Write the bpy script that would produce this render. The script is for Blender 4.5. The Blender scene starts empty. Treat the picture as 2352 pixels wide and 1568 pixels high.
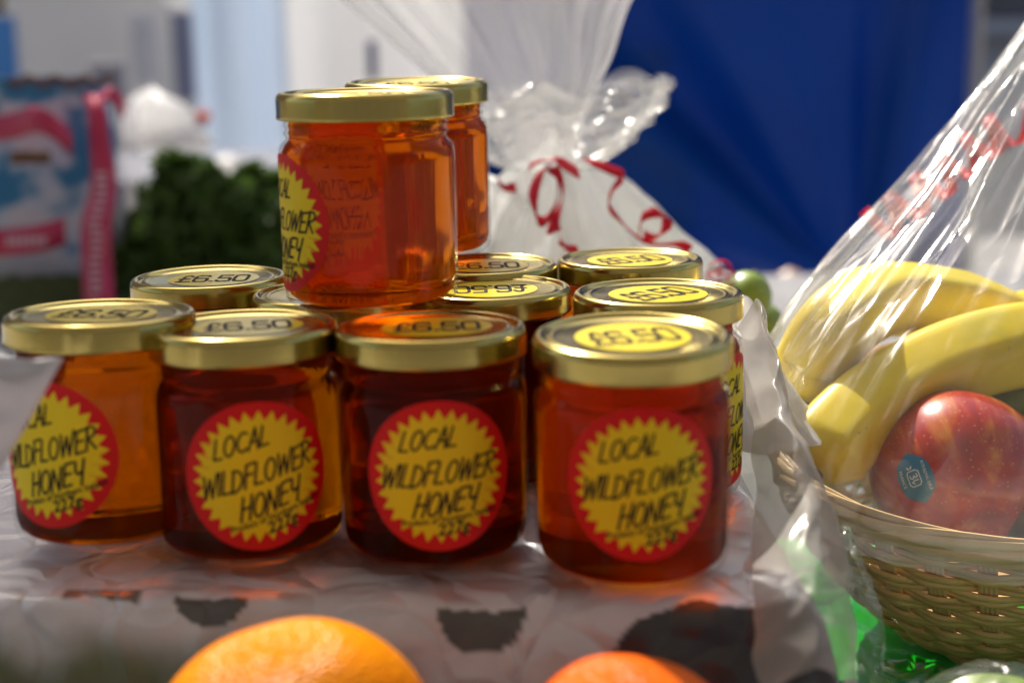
import bpy, bmesh, math, random
from math import sin, cos, pi, radians as rad
from mathutils import Vector, noise, Matrix

C = bpy.context.scene.collection
scn = bpy.context.scene
random.seed(7)

# ------------------------------------------------------------------ camera
FPX = 3400.0                      # focal length in pixels of a 2352 px wide picture
CAMZ = 0.976
TH, RHO = rad(11.5), rad(1.0)
_F = Vector((0, cos(TH), -sin(TH)))
_R0 = Vector((1, 0, 0)); _U0 = Vector((0, sin(TH), cos(TH)))
_R = _R0*cos(RHO) - _U0*sin(RHO)
_U = _U0*cos(RHO) + _R0*sin(RHO)
CAM = Vector((0, 0, CAMZ))
def P(u, v, d):
    """a real point of the place, d metres deep, from its direction of sight"""
    return CAM + d*(_F + _R*((u-1176)/FPX) + _U*((784-v)/FPX))
cam = bpy.data.objects.new('camera', bpy.data.cameras.new('camera'))
C.objects.link(cam); scn.camera = cam
m = Matrix((_R, _U, -_F)).transposed().to_4x4(); m.translation = CAM
cam.matrix_world = m
cam.data.sensor_width = 36; cam.data.lens = 36*FPX/2352
cam.data.clip_start = 0.02; cam.data.clip_end = 200
cam.data.dof.use_dof = True
cam.data.dof.focus_distance = 0.610
cam.data.dof.aperture_fstop = 5.5
cam.data.dof.aperture_blades = 9

# ------------------------------------------------------------------ light
SUN_EL, SUN_AZ = rad(50), rad(24)          # sun behind the stall, a little to the left
world = bpy.data.worlds.new('World'); scn.world = world; world.use_nodes = True
wn = world.node_tree.nodes; bg = wn['Background']
sky = wn.new('ShaderNodeTexSky'); sky.sky_type = 'NISHITA'; sky.sun_disc = False
sky.sun_elevation = SUN_EL; sky.sun_rotation = -SUN_AZ; sky.dust_density = 5; sky.ozone_density = .5; sky.air_density = 1.0
world.node_tree.links.new(sky.outputs[0], bg.inputs[0]); bg.inputs[1].default_value = 0.085
sd = bpy.data.lights.new('sun', 'SUN'); sd.energy = 3.6; sd.angle = rad(0.5); sd.color = (1, .93, .82)
so = bpy.data.objects.new('sun', sd); C.objects.link(so)
tosun = Vector((-sin(SUN_AZ)*cos(SUN_EL), cos(SUN_AZ)*cos(SUN_EL), sin(SUN_EL)))
so.rotation_euler = tosun.to_track_quat('Z', 'Y').to_euler(); so.location = (0, 0, 5)
scn.view_settings.view_transform = 'Standard'; scn.view_settings.look = 'None'
scn.view_settings.exposure = 1.0; scn.view_settings.gamma = 1
cy = scn.cycles
cy.use_denoising = True; cy.max_bounces = 16; cy.transparent_max_bounces = 32
cy.transmission_bounces = 12; cy.glossy_bounces = 5; cy.diffuse_bounces = 3
cy.caustics_refractive = True; cy.caustics_reflective = False; cy.sample_clamp_indirect = 6.0
cy.blur_glossy = 0.5

# ------------------------------------------------------------------ materials
def mat(name):
    m = bpy.data.materials.new(name); m.use_nodes = True
    nt = m.node_tree; nt.nodes.clear()
    out = nt.nodes.new('ShaderNodeOutputMaterial')
    return m, nt, nt.nodes, nt.links, out
def coords(nt, kind='Object', scale=(1, 1, 1)):
    t = nt.nodes.new('ShaderNodeTexCoord'); mp = nt.nodes.new('ShaderNodeMapping')
    mp.inputs['Scale'].default_value = scale
    nt.links.new(t.outputs[kind], mp.inputs[0]); return mp.outputs[0]
def ramp(nt, fac, stops):
    r = nt.nodes.new('ShaderNodeValToRGB'); e = r.color_ramp.elements
    while len(e) < len(stops): e.new(0.5)
    for k, (p, c) in enumerate(stops): e[k].position = p; e[k].color = (*c, 1)
    nt.links.new(fac, r.inputs[0]); return r.outputs[0]
def noise_tex(nt, vec, scale, detail=4, rough=.55, dist=0):
    n = nt.nodes.new('ShaderNodeTexNoise'); n.inputs['Scale'].default_value = scale
    n.inputs['Detail'].default_value = detail; n.inputs['Roughness'].default_value = rough
    n.inputs['Distortion'].default_value = dist
    nt.links.new(vec, n.inputs['Vector']); return n.outputs['Fac']
def bump(nt, h, strength, dist):
    b = nt.nodes.new('ShaderNodeBump'); b.inputs['Strength'].default_value = strength
    b.inputs['Distance'].default_value = dist; nt.links.new(h, b.inputs['Height']); return b.outputs[0]
def simple(name, stops, rough=.6, scale=60, metal=0, bmp=0, bscale=None, bdist=.001, coat=0, spec=.5,
           stretch=(1, 1, 1), sss=0, trans=0, detail=4):
    m, nt, N, L, out = mat(name)
    p = N.new('ShaderNodeBsdfPrincipled'); v = coords(nt, 'Object', stretch)
    L.new(ramp(nt, noise_tex(nt, v, scale, detail), stops), p.inputs['Base Color'])
    p.inputs['Roughness'].default_value = rough; p.inputs['Metallic'].default_value = metal
    p.inputs['Coat Weight'].default_value = coat; p.inputs['Coat Roughness'].default_value = .12
    p.inputs['Specular IOR Level'].default_value = spec
    if sss:
        p.inputs['Subsurface Weight'].default_value = sss; p.inputs['Subsurface Radius'].default_value = (1, .5, .2)
        p.inputs['Subsurface Scale'].default_value = .006
    if bmp: L.new(bump(nt, noise_tex(nt, v, bscale or scale*3, 5), bmp, bdist), p.inputs['Normal'])
    if trans:
        t = N.new('ShaderNodeBsdfTranslucent'); L.new(p.inputs['Base Color'].links[0].from_socket, t.inputs[0])
        mx = N.new('ShaderNodeMixShader'); mx.inputs[0].default_value = trans
        L.new(p.outputs[0], mx.inputs[1]); L.new(t.outputs[0], mx.inputs[2]); L.new(mx.outputs[0], out.inputs[0])
    else: L.new(p.outputs[0], out.inputs[0])
    return m
def film(name, haze=.06, tint=(.97, .98, .98), hazecol=(.85, .87, .9), rough=.07, crinkle=.5, vor=45, edge=.8, base=.06, uv=None):
    """thin clear plastic film: clear, shinier towards grazing, a little milky"""
    m, nt, N, L, out = mat(name)
    v = coords(nt, 'UV', (uv[0]/vor, uv[1]/vor, 1)) if uv else coords(nt, 'Object')
    vo = N.new('ShaderNodeTexVoronoi'); vo.feature = 'DISTANCE_TO_EDGE'; vo.inputs['Scale'].default_value = vor
    nz = N.new('ShaderNodeTexNoise'); nz.inputs['Scale'].default_value = vor*.5; nz.inputs['Detail'].default_value = 3
    L.new(v, nz.inputs['Vector'])
    add = N.new('ShaderNodeVectorMath'); add.operation = 'MULTIPLY_ADD'
    L.new(nz.outputs['Color'], add.inputs[0]); add.inputs[1].default_value = (1.2/vor,)*3; L.new(v, add.inputs[2])
    L.new(add.outputs[0], vo.inputs['Vector'])
    b = bump(nt, vo.outputs['Distance'], crinkle, .01)
    b2 = N.new('ShaderNodeBump'); b2.inputs['Strength'].default_value = crinkle*.5; b2.inputs['Distance'].default_value = .004
    L.new(noise_tex(nt, v, vor*1.5, 3), b2.inputs['Height']); L.new(b, b2.inputs['Normal'])
    g = N.new('ShaderNodeBsdfGlossy'); g.inputs['Roughness'].default_value = rough; L.new(b2.outputs[0], g.inputs['Normal'])
    t = N.new('ShaderNodeBsdfTransparent'); t.inputs[0].default_value = (*tint, 1)
    lw = N.new('ShaderNodeLayerWeight'); lw.inputs[0].default_value = .5
    pw = N.new('ShaderNodeMath'); pw.operation = 'POWER'; pw.inputs[1].default_value = 3.5; L.new(lw.outputs['Facing'], pw.inputs[0])
    ma = N.new('ShaderNodeMath'); ma.operation = 'MULTIPLY_ADD'; ma.inputs[1].default_value = edge; ma.inputs[2].default_value = base
    L.new(pw.outputs[0], ma.inputs[0])
    mx = N.new('ShaderNodeMixShader'); L.new(ma.outputs[0], mx.inputs[0]); L.new(t.outputs[0], mx.inputs[1]); L.new(g.outputs[0], mx.inputs[2])
    tr = N.new('ShaderNodeBsdfTranslucent'); tr.inputs[0].default_value = (*hazecol, 1)
    df = N.new('ShaderNodeBsdfDiffuse'); df.inputs[0].default_value = (*hazecol, 1)
    h = N.new('ShaderNodeMixShader'); h.inputs[0].default_value = .5; L.new(tr.outputs[0], h.inputs[1]); L.new(df.outputs[0], h.inputs[2])
    m2 = N.new('ShaderNodeMixShader'); m2.inputs[0].default_value = haze
    L.new(mx.outputs[0], m2.inputs[1]); L.new(h.outputs[0], m2.inputs[2]); L.new(m2.outputs[0], out.inputs[0])
    return m

def honey_mat():
    m, nt, N, L, out = mat('honey')
    v = coords(nt, 'Object', (1, 1, .05))
    b = bump(nt, noise_tex(nt, v, 130, 2), .12, .004)
    g = N.new('ShaderNodeBsdfRefraction'); g.inputs['IOR'].default_value = 1.42; g.inputs['Roughness'].default_value = .04
    g.inputs[0].default_value = (1, .88, .55, 1); L.new(b, g.inputs['Normal'])
    tp = N.new('ShaderNodeBsdfTransparent'); tp.inputs[0].default_value = (.92, .45, .02, 1)
    mx = N.new('ShaderNodeMixShader'); mx.inputs[0].default_value = .08
    L.new(g.outputs[0], mx.inputs[1]); L.new(tp.outputs[0], mx.inputs[2])
    t = N.new('ShaderNodeBsdfTranslucent'); t.inputs[0].default_value = (.62, .16, .002, 1)
    m2 = N.new('ShaderNodeMixShader'); m2.inputs[0].default_value = .15
    L.new(mx.outputs[0], m2.inputs[1]); L.new(t.outputs[0], m2.inputs[2]); L.new(m2.outputs[0], out.inputs[0])
    a = N.new('ShaderNodeVolumeAbsorption'); a.inputs[0].default_value = (.981, .915, 0, 1); a.inputs['Density'].default_value = 320
    L.new(a.outputs[0], out.inputs['Volume'])
    return m
def glass_mat():
    m, nt, N, L, out = mat('jar_glass')
    v = coords(nt, 'Object', (1, 1, .08))
    b = bump(nt, noise_tex(nt, v, 160, 2), .10, .002)
    g = N.new('ShaderNodeBsdfGlossy'); g.inputs['Roughness'].default_value = .03; L.new(b, g.inputs['Normal'])
    t = N.new('ShaderNodeBsdfTransparent'); t.inputs[0].default_value = (.97, .985, .975, 1)
    lw = N.new('ShaderNodeLayerWeight'); lw.inputs[0].default_value = .5
    pw = N.new('ShaderNodeMath'); pw.operation = 'POWER'; pw.inputs[1].default_value = 5; L.new(lw.outputs['Facing'], pw.inputs[0])
    ma = N.new('ShaderNodeMath'); ma.operation = 'MULTIPLY_ADD'; ma.inputs[1].default_value = .7; ma.inputs[2].default_value = .013
    L.new(pw.outputs[0], ma.inputs[0])
    mx = N.new('ShaderNodeMixShader'); L.new(ma.outputs[0], mx.inputs[0]); L.new(t.outputs[0], mx.inputs[1]); L.new(g.outputs[0], mx.inputs[2])
    L.new(mx.outputs[0], out.inputs[0]); return m

M = {}
M['honey'] = honey_mat(); M['glass'] = glass_mat()
M['lid'] = simple('gold_lid_metal', [(.3, (.46, .37, .11)), (.7, (.55, .45, .15))], rough=.2, scale=40, metal=1, bmp=.02, bscale=300, bdist=.0004)
M['red'] = simple('label_red', [(.3, (.62, .008, .01)), (.7, (.72, .012, .014))], rough=.5, scale=90, spec=.25)
M['yellow'] = simple('label_yellow', [(.3, (.84, .64, .012)), (.7, (.88, .69, .016))], rough=.5, scale=90, spec=.25)
M['pyellow'] = simple('price_yellow', [(.3, (.74, .58, .02)), (.7, (.80, .63, .025))], rough=.28, scale=90, coat=.25)
M['ink'] = simple('ink', [(.3, (.012, .012, .014)), (.7, (.02, .02, .022))], rough=.6, scale=200, spec=.15)
M['pink_ink'] = M['ink']

# ------------------------------------------------------------------ mesh helpers
def tagp(o, label=None, cat=None, group=None, kind=None):
    if label: o['label'] = label
    if cat: o['category'] = cat
    if group: o['group'] = group
    if kind: o['kind'] = kind
    return o
def empty(name, loc, label=None, cat=None, group=None, kind=None):
    o = bpy.data.objects.new(name, None); C.objects.link(o); o.location = loc; o.empty_display_size = .02
    return tagp(o, label, cat, group, kind)
def obj(name, data, m=None, parent=None, smooth=True, **kw):
    """data: (verts, faces) or a mesh; verts in world space unless parent given (then in the parent's space)"""
    if isinstance(data, tuple):
        me = bpy.data.meshes.new(name); me.from_pydata([tuple(v) for v in data[0]], [], data[1]); me.update()
        if smooth: me.polygons.foreach_set('use_smooth', [True]*len(me.polygons))
    else: me = data
    if m is not None and not me.materials: me.materials.append(m)
    o = bpy.data.objects.new(name, me); C.objects.link(o)
    if parent is not None: o.parent = parent
    return tagp(o, **kw)
def join(*ds):
    V, Fc = [], []
    for v, f in ds:
        k = len(V); V += list(v); Fc += [tuple(i+k for i in q) for q in f]
    return V, Fc
def shift(d, o): return [Vector(v)-Vector(o) for v in d[0]], d[1]
def lathe(prof, n=72, wob=None):
    V, Fc = [], []
    for r, z in prof:
        if r < 1e-6: V.append((0, 0, z)); continue
        for k in range(n):
            a = 2*pi*k/n; rr = r + (wob(a, z) if wob else 0)
            V.append((rr*cos(a), rr*sin(a), z))
    idx = []; c = 0
    for r, z in prof:
        idx.append((c, r < 1e-6)); c += 1 if r < 1e-6 else n
    for i in range(len(prof)-1):
        (a, ap), (b, bp) = idx[i], idx[i+1]
        for k in range(n):
            k2 = (k+1) % n
            if ap and bp: continue
            if ap: Fc.append((a, b+k2, b+k))
            elif bp: Fc.append((a+k, a+k2, b))
            else: Fc.append((a+k, a+k2, b+k2, b+k))
    return V, Fc
def add_uv(me, nu, nv, wrapu=True):
    ul = me.uv_layers.new(name='UVMap')
    for p in me.polygons:
        for li, vi in zip(p.loop_indices, p.vertices):
            i, j = vi % nu, vi//nu; u = i/(nu if wrapu else nu-1)
            if wrapu and i == 0 and any(q % nu == nu-1 for q in p.vertices): u = 1.0
            ul.data[li].uv = (u, j/(nv-1))
def grid(nu, nv, fn, wrapu=False):
    V = [fn(i/(nu if wrapu else nu-1), j/(nv-1)) for j in range(nv) for i in range(nu)]
    Fc = []
    for j in range(nv-1):
        for i in range(nu if wrapu else nu-1):
            i2 = (i+1) % nu
            Fc.append((j*nu+i, j*nu+i2, (j+1)*nu+i2, (j+1)*nu+i))
    return V, Fc
def tube(pts, rads, n=12, flat=1.0, cap=True):
    pts = [Vector(p) for p in pts]; V, Fc = [], []
    nrm = None
    for i, p in enumerate(pts):
        t = (pts[min(i+1, len(pts)-1)] - pts[max(i-1, 0)]).normalized()
        if nrm is None: nrm = t.orthogonal().normalized()
        nrm = (nrm - t*nrm.dot(t)).normalized(); b = t.cross(nrm)
        r = rads[i] if hasattr(rads, '__len__') else rads
        for k in range(n):
            a = 2*pi*k/n; V.append(p + nrm*cos(a)*r + b*sin(a)*r*flat)
    for i in range(len(pts)-1):
        for k in range(n):
            k2 = (k+1) % n; Fc.append((i*n+k, i*n+k2, (i+1)*n+k2, (i+1)*n+k))
    if cap: Fc.append(tuple(range(n))[::-1]); Fc.append(tuple((len(pts)-1)*n+k for k in range(n)))
    return V, Fc
def band(pts, sides, width, th=.0004):
    """a ribbon of real thickness along pts, `sides` gives its cross direction"""
    V, Fc = [], []
    for i, p in enumerate(pts):
        p = Vector(p); s = Vector(sides[i]).normalized()
        t = (Vector(pts[min(i+1, len(pts)-1)]) - Vector(pts[max(i-1, 0)])).normalized(); nn = t.cross(s).normalized()*th/2
        w = width[i] if hasattr(width, '__len__') else width
        V += [p+s*w/2+nn, p-s*w/2+nn, p-s*w/2-nn, p+s*w/2-nn]
    for i in range(len(pts)-1):
        a, b = i*4, i*4+4
        for k in range(4):
            k2 = (k+1) % 4; Fc.append((a+k, a+k2, b+k2, b+k))
    Fc.append((0, 1, 2, 3)); e = len(V)-4; Fc.append((e+3, e+2, e+1, e))
    return V, Fc
def box(c, s, rz=0, bev=0):
    bm = bmesh.new(); bmesh.ops.create_cube(bm, size=1)
    for v in bm.verts: v.co = Vector((v.co.x*s[0], v.co.y*s[1], v.co.z*s[2]))
    if bev: bmesh.ops.bevel(bm, geom=bm.edges[:], offset=bev, segments=2, affect='EDGES', profile=.5)
    R = Matrix.Rotation(rz, 3, 'Z')
    for v in bm.verts: v.co = R @ v.co + Vector(c)
    bm.verts.index_update()
    d = ([v.co.copy() for v in bm.verts], [tuple(v.index for v in f.verts) for f in bm.faces]); bm.free(); return d
def fbm(p, o=4):
    s, a, f = 0, 1, 1
    for _ in range(o): s += a*noise.noise(p*f); a *= .5; f *= 2.03
    return s
def ridge(p, o=3):
    s, a, f = 0, 1, 1
    for _ in range(o): s += a*(1-2*abs(noise.noise(p*f))); a *= .5; f *= 2.1
    return s
def catmull(pts, n):
    out = []; m_ = len(pts)
    for k in range(n):
        x = k/(n-1)*(m_-1); i = min(int(x), m_-2); t = x-i
        p = [Vector(pts[max(0, min(m_-1, i+q))]) for q in (-1, 0, 1, 2)]
        out.append(.5*((2*p[1]) + (-p[0]+p[2])*t + (2*p[0]-5*p[1]+4*p[2]-p[3])*t*t + (-p[0]+3*p[1]-3*p[2]+p[3])*t**3))
    return out

# ------------------------------------------------------------------ lettering
def arc(cx, cy_, rx, ry, a0, a1, n=8): return [(cx+rx*cos(rad(a0+(a1-a0)*k/n)), cy_+ry*sin(rad(a0+(a1-a0)*k/n))) for k in range(n+1)]
HAND = {  # marker-pen capitals, (strokes, advance)
 'L': ([[(.05, 1.02), (0, .02), (.42, .0)]], .52),
 'O': ([arc(.26, .5, .26, .5, 100, 460, 14)], .66),
 'C': ([arc(.30, .5, .29, .5, 50, 310, 10)], .60),
 'A': ([[(0, 0), (.27, 1.04), (.50, -.02)], [(.08, .36), (.46, .38)]], .60),
 'W': ([[(0, 1), (.12, 0), (.33, .85), (.48, .0), (.72, 1.04)]], .82),
 'I': ([[(.04, 1), (0, 0)]], .20),
 'D': ([[(.03, 1), (0, 0)], [(-.02, .98)]+arc(.05, .5, .45, .49, 80, -85, 9)], .64),
 'F': ([[(.04, 1), (0, -.03)], [(.02, 1), (.46, 1.02)], [(.02, .55), (.36, .56)]], .50),
 'E': ([[(.46, 1.02), (.04, 1), (0, 0), (.44, .01)], [(.02, .53), (.38, .54)]], .56),
 'R': ([[(.03, 1), (0, -.02)], [(-.02, .98)]+arc(.06, .75, .36, .25, 85, -90, 7)+[(.05, .5), (.48, -.03)]], .58),
 'H': ([[(.03, 1), (0, 0)], [(.46, 1.02), (.43, -.02)], [(.0, .5), (.46, .54)]], .62),
 'N': ([[(0, 0), (.04, 1), (.44, .0), (.50, 1.04)]], .66),
 'Y': ([[(.03, 1), (.06, .55), (.22, .42), (.42, .55)], [(.46, 1.04), (.40, -.08)]], .60),
}
WIDE = {
 '£': ([[(.92, .80)]+arc(.62, .72, .28, .26, 30, 180, 6)+[(.34, .35), (.24, .04)], [(.06, .03), (.95, .03)], [(.10, .47), (.78, .47)]], 1.12),
 '6': ([[(.95, .84), (.90, .94), (.78, .97), (.30, .97), (.10, .88), (.06, .65), (.06, .25), (.14, .07), (.30, .03), (.78, .03), (.94, .10), (.97, .28), (.94, .47), (.78, .54), (.10, .54)]], 1.18),
 '.': ([[(.10, .05), (.22, .05)]], .42),
 '5': ([[(.92, .97), (.14, .97), (.10, .54), (.78, .56), (.94, .48), (.97, .28), (.94, .10), (.78, .03), (.22, .03), (.08, .10), (.06, .20)]], 1.18),
 '0': ([[(.28, .97), (.78, .97), (.94, .88), (.97, .65), (.97, .35), (.94, .12), (.78, .03), (.28, .03), (.10, .12), (.06, .35), (.06, .65), (.10, .88), (.28, .97)]], 1.06),
}
def stroke_text(txt, table, cx, cy_, width, h, pen, shear=0.0, jit=0, rs=1):
    """polylines of a line of text centred on cx, cy_ and `width` wide, in mm"""
    rnd = random.Random(rs); adv = 0; L_ = []
    for ch in txt:
        st, a = table[ch]; dy = rnd.uniform(-jit, jit); sc = 1+rnd.uniform(-jit, jit)
        for s in st: L_.append([(adv+x, y*sc+dy) for x, y in s])
        adv += a
    sx = width/adv; out = []
    for s in L_: out.append([(cx-width/2+x*sx+(y-.5)*h*shear, cy_+(y-.5)*h) for x, y in s])
    return [(s, pen) for s in out]
def strokes_mesh(strokes, fn):
    V, Fc = [], []
    for pts, pen in strokes:
        for i in range(len(pts)-1):
            (x0, y0), (x1, y1) = pts[i], pts[i+1]; l = math.hypot(x1-x0, y1-y0) or 1e-6
            n = max(1, int(l/1.5)); dx, dy = (x1-x0)/l, (y1-y0)/l; k0 = len(V)
            for k in range(n+1):
                x, y = x0+(x1-x0)*k/n, y0+(y1-y0)*k/n
                V += [fn(x-dy*pen/2, y+dx*pen/2), fn(x+dy*pen/2, y-dx*pen/2)]
            for k in range(n): a = k0+2*k; Fc.append((a, a+1, a+3, a+2))
        for x, y in pts:
            k0 = len(V); V += [fn(x+pen/2*cos(q*pi/4), y+pen/2*sin(q*pi/4)) for q in range(8)]; Fc.append(tuple(range(k0, k0+8)))
    return V, Fc
def font_mesh(txt, size, cx, cy_, width, fn, shear=0, bold=0):
    cu = bpy.data.curves.new('t', 'FONT'); cu.body = txt; cu.size = size; cu.align_x = 'CENTER'; cu.align_y = 'CENTER'
    cu.shear = shear; cu.offset = bold; cu.resolution_u = 2
    o = bpy.data.objects.new('t', cu); C.objects.link(o)
    dg = bpy.context.evaluated_depsgraph_get(); dg.update()
    me = bpy.data.meshes.new_from_object(o.evaluated_get(dg))
    xs = [v.co.x for v in me.vertices]; w = max(xs)-min(xs); mid = (max(xs)+min(xs))/2
    ys = [v.co.y for v in me.vertices]; my = (max(ys)+min(ys))/2
    V = [fn((v.co.x-mid)*width/w+cx, (v.co.y-my)+cy_) for v in me.vertices]
    Fc = [tuple(p.vertices) for p in me.polygons]
    bpy.data.objects.remove(o); bpy.data.curves.remove(cu); bpy.data.meshes.remove(me)
    return V, Fc

# ------------------------------------------------------------------ the honey jar
mm = .001
JR = 33.0
def scl(prof): return [(r*mm, z*mm) for r, z in prof]
def wob(a, z): return .00006*sin(5*a+1)+.00005*sin(9*a+2*z*40)+.00003*sin(17*a)
glass_me = None
gp = [(0, 1.2), (20, 1.2), (25, .5), (28, 0), (30.4, .5), (31.9, 1.8), (32.6, 3.6), (32.9, 6), (33.0, 9), (32.95, 30), (33.0, 54), (32.9, 57), (32.3, 59.4), (31.2, 60.7), (30.2, 61.6), (29.9, 62.4),
      (30.3, 63.1), (30.8, 63.7), (30.9, 64.2), (30.3, 64.9), (29.9, 65.6), (30.4, 66.4), (30.9, 67), (30.5, 67.8), (29.9, 68.4), (29.8, 77)]
hp = [(0, 2.6), (18, 2.5), (26, 2.2), (29.0, 2.6), (31.0, 4.4), (31.9, 7.5), (31.95, 30), (31.95, 54), (31.7, 57), (30.6, 59.6), (29.2, 61.2), (28.7, 63), (29.1, 64), (28.7, 65.4), (29.1, 66.8), (28.6, 68.6), (28.6, 74), (0, 74)]
lp = [(29.9, 70), (31.6, 69.3), (32.3, 69.0), (32.9, 69.2), (33.15, 69.7), (33.1, 70.4), (33.0, 71.2), (33.0, 76.2), (32.8, 77.4), (32.3, 78.3), (31.5, 78.9), (30.8, 79.0), (30.1, 78.7), (29.5, 78.0), (28.9, 77.5),
      (28.1, 77.5), (27.5, 77.9), (26.9, 78.15), (26.2, 78.1), (25.6, 77.8), (25.1, 77.6), (0, 77.6)]
def mkmesh(name, d, m):
    me = bpy.data.meshes.new(name); me.from_pydata([tuple(v) for v in d[0]], [], d[1]); me.update()
    me.polygons.foreach_set('use_smooth', [True]*len(me.polygons)); me.materials.append(m); return me
glass_me = mkmesh('jar_glass', lathe(scl(gp), 96, wob), M['glass'])
honey_me = mkmesh('honey', lathe(scl(hp), 96, wob), M['honey'])
lid_me = mkmesh('lid', lathe(scl(lp), 96), M['lid'])
LR = 25.5
def cyl(rot, zc, off):
    c, s = cos(rad(rot)), sin(rad(rot))
    def f(x, y):
        X, Y = x*c-y*s, x*s+y*c
        a = X/JR; r = JR+off
        return Vector((r*sin(a)*mm, -r*cos(a)*mm, (zc+Y)*mm))
    return f
def radial(outline, rings, fn):
    """filled outline (list of (x, y)) with rings so it can bend"""
    n = len(outline); V = [fn(0, 0)]; Fc = []
    for k in range(1, rings+1):
        for x, y in outline: V.append(fn(x*k/rings, y*k/rings))
    for i in range(n): Fc.append((0, 1+i, 1+(i+1) % n))
    for k in range(rings-1):
        a, b = 1+k*n, 1+(k+1)*n
        for i in range(n): j = (i+1) % n; Fc.append((a+i, b+i, b+j, a+j))
    return V, Fc
_lab = {}
def label_meshes(rot):
    if rot in _lab: return _lab[rot]
    zc = 32
    disc = radial([(LR*cos(2*pi*k/96), LR*sin(2*pi*k/96)) for k in range(96)], 12, cyl(rot, zc, .16))
    star = []
    for k in range(30):
        a = 2*pi*k/30
        star += [(22.7*cos(a), 22.7*sin(a)), (19.2*cos(a+pi/30), 19.2*sin(a+pi/30))]
    st = radial(star, 10, cyl(rot, zc, .24))
    f = cyl(rot, zc, .32)
    s = stroke_text('LOCAL', HAND, -1.3, 13.0, 19.5, 6.4, .82, .40, .04, 3)
    s += stroke_text('WILDFLOWER', HAND, .6, 1.2, 39.5, 7.2, .86, .36, .04, 5)
    s += stroke_text('HONEY', HAND, 1.8, -9.0, 21.5, 7.4, .92, .40, .05, 8)
    ink = join(strokes_mesh(s, f), font_mesh('Product of Northern Ireland', 3.1, 1.6, -14.6, 32, f, 0, .07), font_mesh('227g', 5.6, 2.4, -18.6, 11.5, f, .25, .15))
    _lab[rot] = (mkmesh('label', disc, M['red']), mkmesh('label_burst', st, M['yellow']), mkmesh('label_lettering', ink, M['ink']))
    return _lab[rot]
flat = lambda off: (lambda x, y: Vector((x*mm, y*mm, (77.6+off)*mm)))
price_me = mkmesh('price_sticker', radial([(19.2*cos(2*pi*k/64), 19.2*sin(2*pi*k/64)) for k in range(64)], 2, flat(.12)), M['pyellow'])
price_ink_me = mkmesh('price_lettering', strokes_mesh(stroke_text('£6.50', WIDE, 0, 0, 30, 8.3, 1.45), lambda x, y: flat(.2)(x, y*2)), M['ink'])

BASEZ = .800
def jar(cx, w, ztop, az, rot, prot, label, poff=(0, 0), lean=(0, 0), dd=None, ldz=0):
    """cx: column of the lid; w: how wide the lid looks -> distance; the jar stands at z = ztop - 79 mm"""
    d = .066*FPX/w if dd is None else dd
    # depth d along the view axis and height known -> solve the row
    up = (CAMZ-ztop)/d
    v = 784
    for _ in range(20):
        p = P(cx, v, d); v += (p.z-ztop)/d*FPX
    p = P(cx, v, d)
    t = empty('honey_jar', (p.x, p.y, ztop-.079), label, 'honey jar', 'jars of wildflower honey')
    t.rotation_euler = (rad(lean[0]), rad(lean[1]), 0)
    obj('glass_body', glass_me, parent=t); obj('honey_filling', honey_me, parent=t)
    l = obj('lid', lid_me, parent=t)
    for n_, me in (('price_sticker', price_me), ('price_lettering', price_ink_me)):
        o = obj(n_, me, parent=l); o.rotation_euler.z = rad(prot); o.location = (poff[0]*mm, poff[1]*mm, 0)
    a, b, c = label_meshes(rot); face = math.atan2(p.x, p.y)   # the direction the jar is seen from
    lb = obj('label', a, parent=t); lb.rotation_euler.z = rad(az)-face
    lb.location.z = ldz*mm
    obj('label_burst', b, parent=lb); obj('label_lettering', c, parent=lb)
    return t
ZL = BASEZ+.079
jar(217, 432, ZL+.006, -38, 17, -4, 'honey jar at the left end of the front row, partly behind a white plastic corner', (0, 2), (-1.5, 1), ldz=3)
jar(555, 436, ZL+.002, 5, 16, 12, 'second honey jar from the left in the front row, its round label tilted', (1.5, 2), (-1, 0), ldz=.5)
jar(988, 441, ZL+.0015, 3, 6, 4, 'third honey jar from the left in the front row, below the raised jars', (2, 3), (-1, 0), ldz=2)
jar(1451, 457, ZL+.002, 6, 11, 14, 'nearest honey jar at the right end of the front row, bright yellow price sticker', (0, 0), (2.5, 0), ldz=5.5)
jar(480, 356, ZL+.001, 150, 5, 2, 'honey jar of the second row at the left, its whole price lid showing', (2, 0))
jar(766, 375, ZL-.001, 200, 5, 100, 'second row honey jar under the left of the raised jar, lid barely showing', (0, 2))
jar(1127, 370, ZL-.0015, 170, 5, 184, 'honey jar whose price sticker is turned upside down, beside the raised jar', (0, 0))
jar(1511, 391, ZL+.001, 60, 5, 38, 'honey jar behind the nearest jar, its label showing at the right edge', (0, 0))
jar(815, 345, ZL-.0005, 160, 5, 20, 'honey jar of the back row almost wholly hidden behind the raised jar', (0, 0), dd=.672)
jar(1110, 340, ZL, 190, 5, 4, 'honey jar of the back row under the raised amber jar, sticker half covered', (1, 0))
jar(1446, 335, ZL, 140, 5, 24, 'honey jar at the right end of the back row before the blue tarpaulin', (0, 0))
T1 = jar(838, 407, ZL+.0795, -70, 2, 10, 'raised honey jar in front, standing on four lids with its label at the left', (0, 0), (.6, 0))
T2 = jar(957, 328, ZL+.0795, -22, 2, 10, 'raised honey jar behind, glowing amber, half hidden by the front raised jar', (0, 0), (2.0, 0))
# ================================================================== SETTING
def rgb(*c): return c
M['paving'] = simple('paving', [(.3, (.20, .19, .19)), (.7, (.32, .31, .30))], .85, 3)
obj('ground', ([(-40, -10, 0), (40, -10, 0), (40, 60, 0), (-40, 60, 0)], [(0, 1, 2, 3)]), M['paving'], kind='structure')

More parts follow.
